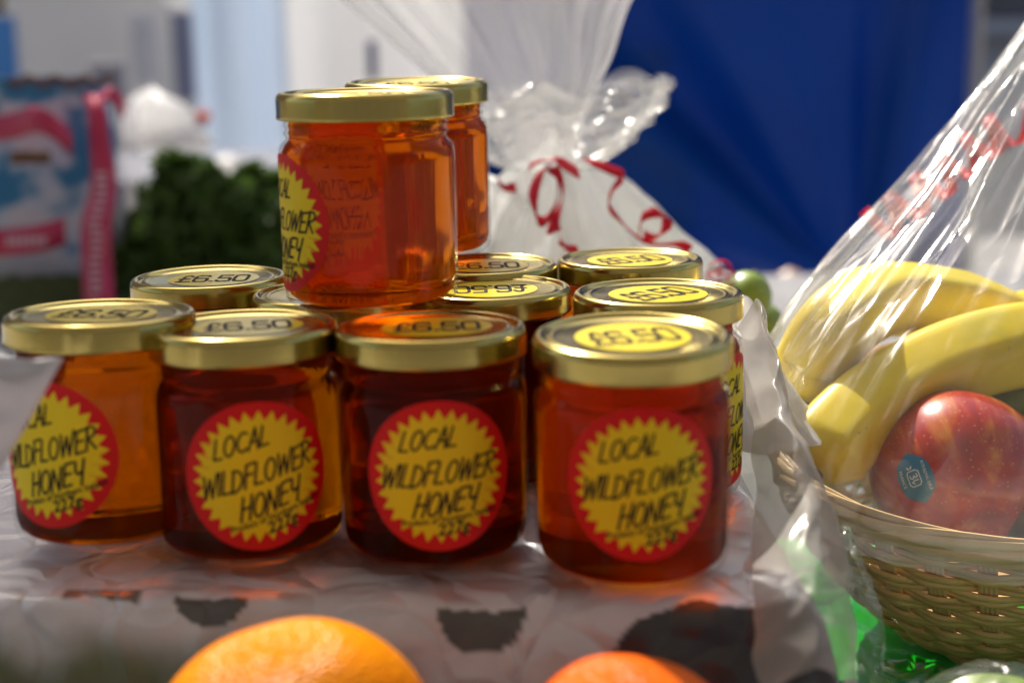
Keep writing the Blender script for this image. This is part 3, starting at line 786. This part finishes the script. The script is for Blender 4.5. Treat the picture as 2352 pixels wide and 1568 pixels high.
for k in range(26):
    grp.append(ico((hc.x+.055+rg.uniform(-.03, .03), hc.y+.02+rg.uniform(-.02, .02), .80+rg.uniform(-.05, .03)-.0), .011+rg.uniform(-.002, .002)))
obj('green_grapes', H0(join(*grp)), simple('grape_skin', [(.3, (.42, .48, .12)), (.7, (.55, .60, .22))], .3, 40, coat=.4, sss=.3), hp_)
# ribbon of the hamper: loops, tails
def px2(*q): return [P(u, v, d) for u, v, d in q]
tie = [px2((1215, 385, .88), (1240, 372, .865), (1275, 370, .86), (1300, 380, .865), (1330, 400, .88))]
loops = [
 px2((1262, 378, .865), (1240, 400, .86), (1225, 450, .855), (1232, 500, .855), (1255, 505, .855), (1282, 455, .855), (1275, 400, .86), (1262, 382, .86)),
 px2((1268, 385, .86), (1290, 430, .855), (1290, 470, .855), (1278, 510, .855), (1272, 535, .855)),
 px2((1345, 370, .87), (1390, 385, .87), (1432, 405, .87), (1410, 430, .865), (1398, 470, .865), (1420, 500, .865), (1460, 540, .865), (1500, 560, .865), (1560, 560, .87), (1585, 575, .87)),
 px2((1470, 530, .862), (1475, 500, .86), (1505, 488, .86), (1530, 500, .86), (1528, 530, .86), (1500, 548, .86), (1478, 540, .86)),
 px2((1285, 550, .86), (1305, 565, .86), (1330, 580, .86)),
 px2((1150, 420, .87), (1165, 428, .87), (1185, 432, .87)),
]
rp = []
for k, L_ in enumerate(tie+loops):
    c = catmull(L_, 50); sides = [Vector((.5*sin(i*.12+k), -.35, .9*cos(i*.08+k*.6))) + _R*.3 for i in range(50)]
    rp.append(band(c, sides, .0065 if k != 2 else .009, .0006))
obj('red_bow', H0(join(*rp)), ribred, hp_)

# limes and a red bow loop right of the jars
lime = simple('lime_skin', [(.3, (.16, .26, .02)), (.7, (.26, .36, .04))], .4, 30, coat=.3)
fruit('lime', P(1712, 690, .90)+Vector((0, 0, 0)), .016, 1.15, lime, 'green lime out of focus behind the right jars', 'lime', 'limes behind the jars', (0, 20), .03)
fruit('lime', P(1738, 748, .93), .015, 1.15, lime, 'lower green lime beside the bunched white plastic bag', 'lime', 'limes behind the jars', (0, 70), .03)
bc = P(1655, 640, .84)
obj('ribbon_rosette', join(*[band([bc+Vector((.009*cos(t)*cos(q), .004*q, .006*sin(t)+.004*sin(q*2))) for t in [2*pi*i/24 for i in range(25)]], [Vector((.2, 1, .1))]*25, .005, .0003) for q in (0, .7, 1.5, 2.4)]), ribred, label='small red ribbon rosette out of focus behind the right jars', cat='ribbon')

# ================================================================== LEFT BACKGROUND GOODS
# gift bag
GD = 1.60
gb = P(110, 440, GD)
gbag = empty('gift_bag', (gb.x, gb.y, .691), 'white and blue gift bag with pink ribbons at the left', 'gift bag')
def G0(d): return shift(d, (gb.x, gb.y, .691))
def bag_mat():
    m, nt, N, L, out = mat('bag_print'); p = N.new('ShaderNodeBsdfPrincipled'); v = coords(nt, 'Object', (1, 1, 1))
    L.new(ramp(nt, noise_tex(nt, v, 14, 2), [(.40, (.60, .62, .66)), (.48, (.5, .6, .7)), (.54, (.03, .22, .42)), (.75, (.02, .16, .36))]), p.inputs['Base Color'])
    p.inputs['Roughness'].default_value = .35; L.new(p.outputs[0], out.inputs[0]); return m
def bagp(u, v):
    a = u*2*pi; k = 1-.10*v; sx = math.copysign(abs(cos(a))**.45, cos(a)); sy = math.copysign(abs(sin(a))**.45, sin(a))
    zt = P(110, 190, GD).z
    z = .735+(zt-.735)*v
    return Vector((gb.x-.005+.080*sx*k+.0025*ridge(Vector((a, v*3, 0)), 2), gb.y+.040*sy*k, z+.005*ridge(Vector((a*2, v*2, 3)), 2)*v))
bmt = bag_mat()
obj('bag_body', G0(grid(90, 40, bagp, True)), bmt, gbag)
brn = simple('bag_top_edge', [(.3, (.10, .07, .07)), (.7, (.18, .12, .12))], .7)
obj('bag_top_band', G0(band([P(20+9*k, 186+6*sin(k*.9), GD-.06) for k in range(28)], [Vector((0, 0, 1))]*28, .009, .004)), brn, gbag)
pink = simple('pink_ribbon', [(.3, (.50, .015, .07)), (.7, (.60, .03, .10))], .4, 20, coat=.2)
obj('vertical_ribbon', G0(band(catmull(px2((210, 215, 1.516), (222, 260, 1.502), (232, 350, 1.502), (238, 430, 1.502), (222, 510, 1.487), (222, 600, 1.487), (228, 700, 1.473)), 40), [_R]*40, [.017+.014*sst(0, 30, i) for i in range(40)], .0006)), pink, gbag)
obj('bow_loop', G0(band(catmull(px2((-40, 300, 1.516), (30, 290, 1.502), (80, 275, 1.487), (120, 290, 1.487), (165, 330, 1.502)), 30), [Vector((0, 0, 1))]*30, .026, .0006)), pink, gbag)
obj('bow_tail', G0(band(catmull(px2((225, 240, 1.502), (250, 215, 1.487), (275, 235, 1.502), (285, 262, 1.516)), 20), [Vector((.3, .3, 1))]*20, .014, .0006)), pink, gbag)
obj('lower_ribbon', G0(band(catmull(px2((-60, 560, 1.502), (20, 556, 1.502), (90, 548, 1.502), (150, 530, 1.516)), 24), [Vector((0, 0, 1))]*24, .028, .0006)), pink, gbag)
wdots = []
rg = random.Random(5)
for k in range(16):
    y = 400+k*18; u0 = 232-12*sst(420, 520, y)+rg.uniform(-3, 3)
    wdots.append(box(P(u0, y, 1.481-.010*sst(400, 690, y)), (.011, .0008, .004), 0))
for k in range(6): wdots.append(box(P(20+k*16, 553, 1.487), (.005, .0008, .009), 0))
_pp = simple('pale_print', [(.3, (.62, .40, .45)), (.7, (.7, .5, .54))], .6)
obj('ribbon_lettering', G0(join(*wdots[:16])), _pp, gbag, smooth=False)
obj('lower_ribbon_lettering', G0(join(*wdots[16:])), _pp, gbag, smooth=False)
obj('brown_tag', G0(box(P(70, 362, 1.487), (.04, .004, .013), 0, .001)), simple('brown_card', [(.3, (.14, .06, .03)), (.7, (.2, .1, .05))], .7), gbag)
obj('bag_side_film', G0(grid(30, 30, lambda u, v: P(262+60*u*(1-.2*v)+30*(1-v)*u, 230+470*(1-v), 1.573+.02*u)+Vector((0, .006*ridge(Vector((u*2, v*3, 0)), 2), 0)))), film('bag_film', .5, hazecol=(.55, .53, .58)), gbag)
moss = simple('olive_weave', [(.3, (.05, .07, .02)), (.7, (.10, .12, .04))], .9, 150, bmp=.6, bdist=.004)
ob = P(70, 650, 1.602)
def olv(u, v):
    a = u*2*pi; r = .105*(1-.12*v)
    return Vector((ob.x+r*cos(a)*1.05, ob.y+r*sin(a)*.7, .691+.05*v+.003*ridge(Vector((a*3, v*5, 0)), 2)))
t = empty('olive_tray', (ob.x, ob.y, .691), 'olive green straw pot under the gift bag at the left', 'pot')
obj('pot_side', shift(grid(60, 20, olv, True), (ob.x, ob.y, .691)), moss, t)
obj('straw_filling', shift(radial([(.092*1.05*cos(2*pi*k/40), .062*sin(2*pi*k/40)) for k in range(40)], 6, lambda x, y: Vector((ob.x+x, ob.y+y, .739+.006*noise.noise(Vector((x*60, y*60, 0)))))), (ob.x, ob.y, .691)), moss, t)

# leafy bunch
leafm = simple('leaf', [(.3, (.045, .09, .012)), (.6, (.085, .16, .022)), (.8, (.16, .25, .04))], .5, 25, trans=.3)
def leafy(name, lobes, n, size, label, cat, base):
    rg = random.Random(11); V, Fc = [], []
    for _ in range(n):
        c, R = rg.choice(lobes)
        while True:
            q = Vector((rg.uniform(-1, 1), rg.uniform(-1, 1), rg.uniform(-1, 1)))
            if .35 < q.length < 1: break
        p = c+Vector((q.x*R, q.y*R*.8, q.z*R)); nrm = (q.normalized()+Vector((rg.uniform(-.8, .8), rg.uniform(-.8, .8), rg.uniform(-.3, .9)))).normalized()
        t = nrm.orthogonal().normalized(); t.rotate(Matrix.Rotation(rg.uniform(0, 6.28), 3, nrm)); b = nrm.cross(t)
        s = size*rg.uniform(.6, 1.3)
        for k3 in (-1, 0, 1):      # three-lobed leaf
            d1 = (t*cos(k3*.9)+b*sin(k3*.9)); d2 = nrm.cross(d1); k = len(V); ss = s*(1 if k3 == 0 else .75)
            V += [p, p+d1*ss*.5+d2*ss*.28+nrm*ss*.12, p+d1*ss, p+d1*ss*.5-d2*ss*.28+nrm*ss*.12]; Fc.append((k, k+1, k+2, k+3))
    t_ = empty(name, base, label, cat)
    obj('leaves', shift((V, Fc), base), leafm, t_, smooth=False)
    st_ = []
    for k in range(14):
        c, R = lobes[k % len(lobes)]
        st_.append(tube([Vector(base)+Vector((rg.uniform(-.02, .02), rg.uniform(-.01, .01), 0)), (Vector(base)+c)/2+Vector((rg.uniform(-.01, .01), 0, 0)), c+Vector((rg.uniform(-.5, .5)*R, 0, rg.uniform(-.3, .5)*R))], [.0025, .002, .001], 6))
    obj('stems', shift(join(*st_), base), simple('stem', [(.3, (.06, .12, .03)), (.7, (.1, .18, .05))], .6), t_)
pb = P(460, 640, 1.58)
_rg = random.Random(4)
_lb = [(P(u, v, 1.58+_rg.uniform(-.03, .03)), 1.2*r*_rg.uniform(.85, 1.15)) for u, v, r in ((430, 400, .016), (400, 440, .022), (470, 425, .02), (360, 480, .02), (585, 420, .018), (610, 455, .02), (550, 470, .022), (640, 500, .018), (500, 470, .02),
   (330, 540, .022), (400, 520, .03), (470, 530, .032), (560, 540, .032), (620, 570, .026), (310, 610, .024), (370, 600, .03), (450, 620, .036), (540, 620, .036), (610, 640, .03), (290, 670, .022), (350, 670, .03), (640, 430, .012), (395, 385, .010))]
leafy('herb_bunch', _lb, 3600, .019, 'dark green bunch of curly leaves behind the left jars', 'herb bunch', (pb.x, pb.y, .693))

# ================================================================== FAR BACKGROUND
def tarp_mat():
    m, nt, N, L, out = mat('blue_tarp'); p = N.new('ShaderNodeBsdfPrincipled'); v = coords(nt)
    L.new(ramp(nt, noise_tex(nt, v, 3, 3), [(.3, (.001, .07, .34)), (.7, (.002, .09, .42))]), p.inputs['Base Color']); p.inputs['Roughness'].default_value = .45; p.inputs['Specular IOR Level'].default_value = .35
    t = N.new('ShaderNodeBsdfTranslucent'); t.inputs[0].default_value = (.001, .08, .42, 1)
    mx = N.new('ShaderNodeMixShader'); mx.inputs[0].default_value = .35; L.new(p.outputs[0], mx.inputs[1]); L.new(t.outputs[0], mx.inputs[2]); L.new(mx.outputs[0], out.inputs[0]); return m
TD = 3.6
q0, q1 = P(1080, 652, TD), P(2205, 640, TD)
piv = P(1960, 690, TD)
def tarp(u, v):
    x = q0.x+(q1.x-q0.x)*u; z = q0.z+(3.0-q0.z)*v
    dx, dz = x-piv.x, z-piv.z; an = math.atan2(dz, dx); rr = math.hypot(dx, dz)
    fold = .09*min(1, (1-u)*5)*min(1, rr/.5)*(sin(an*9+.6)*.5+sin(an*17+2)*.12+noise.noise(Vector((an*5, 0, 0))))
    return Vector((x, q0.y+fold+.02*noise.noise(Vector((x*3, z*3, 0))), z))
t = obj('blue_tarpaulin', grid(160, 160, tarp), tarp_mat(), label='large dark blue tarpaulin hanging behind the stall with slanting folds', cat='tarpaulin')
s_ = t.modifiers.new('s', 'SOLIDIFY'); s_.thickness = .002
# pole the tarp hangs from
tp = empty('tarpaulin_frame', (q1.x+.03, q1.y, 0), 'grey metal pole at the right edge of the blue tarpaulin', 'pole')
grey = simple('grey_metal', [(.3, (.30, .30, .31)), (.7, (.38, .38, .38))], .4, 10, metal=.3)
obj('pole', tube([Vector((0, .06, 0)), Vector((0, .06, 3.05))], .018, 14), grey, tp)
obj('crossbar', tube([Vector((-1.5, .06, 3.04)), Vector((.05, .06, 3.04))], .018, 14), grey, tp)

# stone building with windows and shopfront
stone = simple('pale_stone', [(.3, (.46, .49, .54)), (.7, (.58, .61, .66))], .9, 2.5)
dark = simple('window_glass', [(.3, (.05, .06, .09)), (.7, (.10, .12, .16))], .15, 3, coat=.5)
bl = empty('stone_building', (0, 14, 0), 'pale stone building across the street, far out of focus', 'building')
obj('wall', box((0, .5, 4.5), (30, 1, 9)), stone, bl, smooth=False)
for k in range(9):
    w = obj('window', box((-10+k*2.4, -.06, 2.2), (1.2, .1, 2.2)), dark, bl, smooth=False)
    obj('sill', box((-10+k*2.4, -.10, 1.02), (1.5, .3, .12)), stone, w, smooth=False)

white_pl = simple('white_canvas', [(.3, (.64, .72, .82)), (.7, (.72, .79, .88))], .7, 1.5, trans=.6)
def panel(u0, u1, v0, v1, d, name, label, cat, m, folds=.03):
    a, b = P(u0, v1, d), P(u1, v1, d); zt = P(u0, v0, d).z
    def f(u, v): return Vector((a.x+(b.x-a.x)*u, a.y+folds*sin(u*9)+folds*.5*noise.noise(Vector((u*5, v*2, 0))), a.z+(zt-a.z)*v))
    o = obj(name, grid(50, 20, f), m, label=label, cat=cat); s = o.modifiers.new('s', 'SOLIDIFY'); s.thickness = .003; return o
panel(492, 690, -900, 900, 4.6, 'tent_wall', 'bluish white canvas wall of a stall behind the raised jars, left panel', 'tent wall', white_pl)
panel(695, 1120, -900, 900, 4.8, 'tent_wall', 'whiter canvas wall of a stall just left of the blue tarpaulin', 'tent wall', simple('white_canvas_warm', [(.3, (.82, .82, .82)), (.7, (.87, .87, .87))], .7, 1.5, trans=.6))
# parked van at far left
vx = P(60, 150, 6.0)
van = empty('parked_van', (vx.x-.9, vx.y+.8, 0), 'white and blue van parked far behind at the left', 'van')
vw = simple('van_white', [(.3, (.70, .70, .70)), (.7, (.76, .76, .76))], .3, 2, coat=.5)
prof = [(-1.9, .35), (1.9, .35), (1.95, 1.0), (1.5, 1.15), (1.1, 1.75), (.8, 1.93), (-1.8, 1.98), (-1.92, 1.7)]
V = [(x, y, z) for y in (-.9, .9) for x, z in prof]; n = len(prof)
Fc = [tuple(range(n)), tuple(range(2*n-1, n-1, -1))]+[(k, n+k, n+(k+1) % n, (k+1) % n) for k in range(n)]
obj('body', (V, Fc), vw, van, smooth=False)
obj('side_stripe', box((-.5, -.905, .85), (2.8, .012, .5)), simple('van_blue', [(.3, (.03, .18, .55)), (.7, (.05, .24, .62))], .3, 2), van, smooth=False)
obj('side_window', box((.75, -.905, 1.42), (.6, .012, .42)), dark, van, smooth=False)
for sx in (-1.2, 1.25):
    w = [(x, z, y) for x, y, z in lathe([(0, -.1), (.25, -.1), (.33, -.07), (.33, .07), (.25, .1), (0, .1)], 24)[0]]
    o = obj('wheel', ([(sx+x, -.86+y, .33+z) for x, y, z in w], lathe([(0, -.1), (.25, -.1), (.33, -.07), (.33, .07), (.25, .1), (0, .1)], 24)[1]), simple('tyre', [(.3, (.02,)*3), (.7, (.04,)*3)], .8), van)
# neighbouring stall with white bags, crates
NS = P(370, 520, 3.0)
ns = empty('market_table', (NS.x, NS.y, 0), 'neighbouring market table covered in grey cloth, out of focus', 'table')
obj('table_cover', box((-.35, .3, .36), (1.5, .8, .72)), simple('grey_cloth', [(.3, (.09, .10, .14)), (.7, (.15, .16, .21))], .8, 8), ns, smooth=False)
def wbag(u, v, w, hgt, loc):
    a = u*2*pi; k = 1-.25*v
    k = math.sqrt(max(.02, 1-v**3))*(.8+.2*v)
    return Vector((w*cos(a)*k*(1+.12*ridge(Vector((cos(a), sin(a), v+loc)), 2)), w*.6*sin(a)*k, hgt*v*(1+.12*cos(a+loc))))
wb = simple('white_bag', [(.3, (.84, .84, .84)), (.7, (.9, .9, .9))], .5, 5, trans=.7)
for u_, v0_, v1_, w_, lab in ((368, 330, 215, .050, 'taller white carrier bag glowing on the neighbouring table'), (398, 345, 285, .055, 'lower white carrier bag in front on the neighbouring table'), (520, 395, 360, .03, 'pale tub behind the leafy bunch')):
    b = P(u_, v0_, 2.6); h_ = P(u_, v1_, 2.6).z-b.z
    e = obj('carrier_bag', grid(40, 14, lambda u, v: wbag(u, v, w_*1.3, h_, u_*.01), True), wb, label=lab, cat='carrier bag' if w_ > .04 else 'pot'); e.location = b
    if w_ <= .04: e.name = 'white_pot'
fruit('tomato', P(468, 268, 2.5), .012, .9, orange_mat('tomato_skin', (.8, .08, .02), (.85, .12, .03)), 'small orange red tomato far behind on the left', 'tomato', None, (0, 0), .06)
# dim things in the left middle distance
rg = random.Random(21)
for k, (u_, v_, w_, h_, d_, col, lab) in enumerate([
    (430, 130, 60, 200, 5.2, (.16, .18, .28), 'tall dusky blue crate stack beside the white tent wall'),
    (330, 110, 50, 160, 5.6, (.55, .56, .62), 'pale upright board far behind the gift bag'),
    (250, 210, 70, 130, 4.4, (.30, .30, .36), 'grey crate far behind the gift bag'),
    (440, 330, 60, 120, 3.8, (.22, .26, .36), 'slate blue crate behind the carrier bags'),
    (310, 400, 60, 90, 3.6, (.35, .37, .42), 'grey tub above the leafy bunch'),
    (855, 140, 22, 90, 3.4, (.12, .13, .28), 'dark blue narrow post seen through the cellophane'),
]):
    c = P(u_, v_, d_); s = d_/FPX
    e = empty('storage_crate', (c.x, c.y, c.z-h_*s/2), lab, 'crate')
    mm_ = simple('crate_plastic', [(.3, tuple(x*.85 for x in col)), (.7, col)], .6, 8)
    obj('crate_body', box((0, 0, h_*s/2), (w_*s, w_*s*.7, h_*s), 0, .01), mm_, e, smooth=False)
    obj('crate_lip', box((0, 0, h_*s*.97), (w_*s*1.06, w_*s*.75, h_*s*.06), 0, .004), mm_, e, smooth=False)
# far counter under the tarp
ct = P(1820, 672, 2.2)
t = empty('white_counter', (ct.x, ct.y, 0), 'white counter below the blue tarpaulin', 'counter')
obj('counter_top', box((.1, -.12, ct.z), (.9, .14, .04), 0, .004), simple('white_paint', [(.3, (.62, .62, .62)), (.7, (.7, .7, .7))], .5), t, smooth=False)
obj('counter_front', box((.1, -.11, ct.z/2-.02), (.84, .1, ct.z-.04)), stone, t, smooth=False)
fruit('onion', P(1815, 652, 2.08), .022, .9, simple('onion_skin', [(.3, (.42, .25, .14)), (.7, (.55, .36, .22))], .4, 30), 'brownish onion lying on the white counter', 'onion', None, (0, 0), -.1)

# unseen canopy added overhead to cut sky reflections and soften the front light
cn = empty('shade_canopy', (0, -.6, 0), 'unseen cream canvas canopy added above and behind the camera to shade the goods', 'canopy')
canvas = simple('cream_canvas', [(.3, (.46, .44, .40)), (.7, (.54, .52, .48))], .8, 5, trans=.5)
hang = simple('hanging_beige', [(.3, (.42, .38, .32)), (.7, (.5, .46, .4))], .8, 5, trans=.1)
def roof(u, v): return Vector((-1.9+3.8*u, -1.9+2.7*v, 1.55+.45*sin(pi*min(1, .35+v*.5))+.02*noise.noise(Vector((u*5, v*5, 0)))))
o = obj('canopy_sheet', grid(40, 30, roof), canvas, cn); o.location = (0, .6, 0)
s_ = o.modifiers.new('s', 'SOLIDIFY'); s_.thickness = .003
for sx in (-1.85, 1.85): obj('canopy_post', tube([Vector((sx, -1.1, 0)), Vector((sx, -1.1, 2))], .018, 12), grey, cn)

# canvas added to block sun from the left jars; only its lower hem shows
def val(u, v):
    x = -2.3+1.77*u; z0 = P(400, 16, 1.62).z + .006*sin(x*14)
    return Vector((x, 1.6+.02*sin(x*11)+.01*noise.noise(Vector((x*6, v*4, 0))), z0+(2.335-z0)*v))
o = obj('shade_canvas', grid(90, 20, val), hang, label='beige canvas added to shade the left jars, its hem running along the top left of the picture', cat='canvas')
s_ = o.modifiers.new('s', 'SOLIDIFY'); s_.thickness = .003
b2 = empty('backdrop_building', (0, -9, 0), 'unseen dark building added behind the camera to darken reflections', 'building')  # added out of view to block the sky and keep jar reflections dark
brick = simple('brown_stone', [(.3, (.06, .054, .048)), (.7, (.10, .09, .08))], .9, 2.5)
obj('wall', box((0, -.5, 7), (36, 1, 14)), brick, b2, smooth=False)
for k in range(8): obj('window', box((-9+k*2.6, .03, 2.4), (1.2, .1, 1.9)), dark, b2, smooth=False)
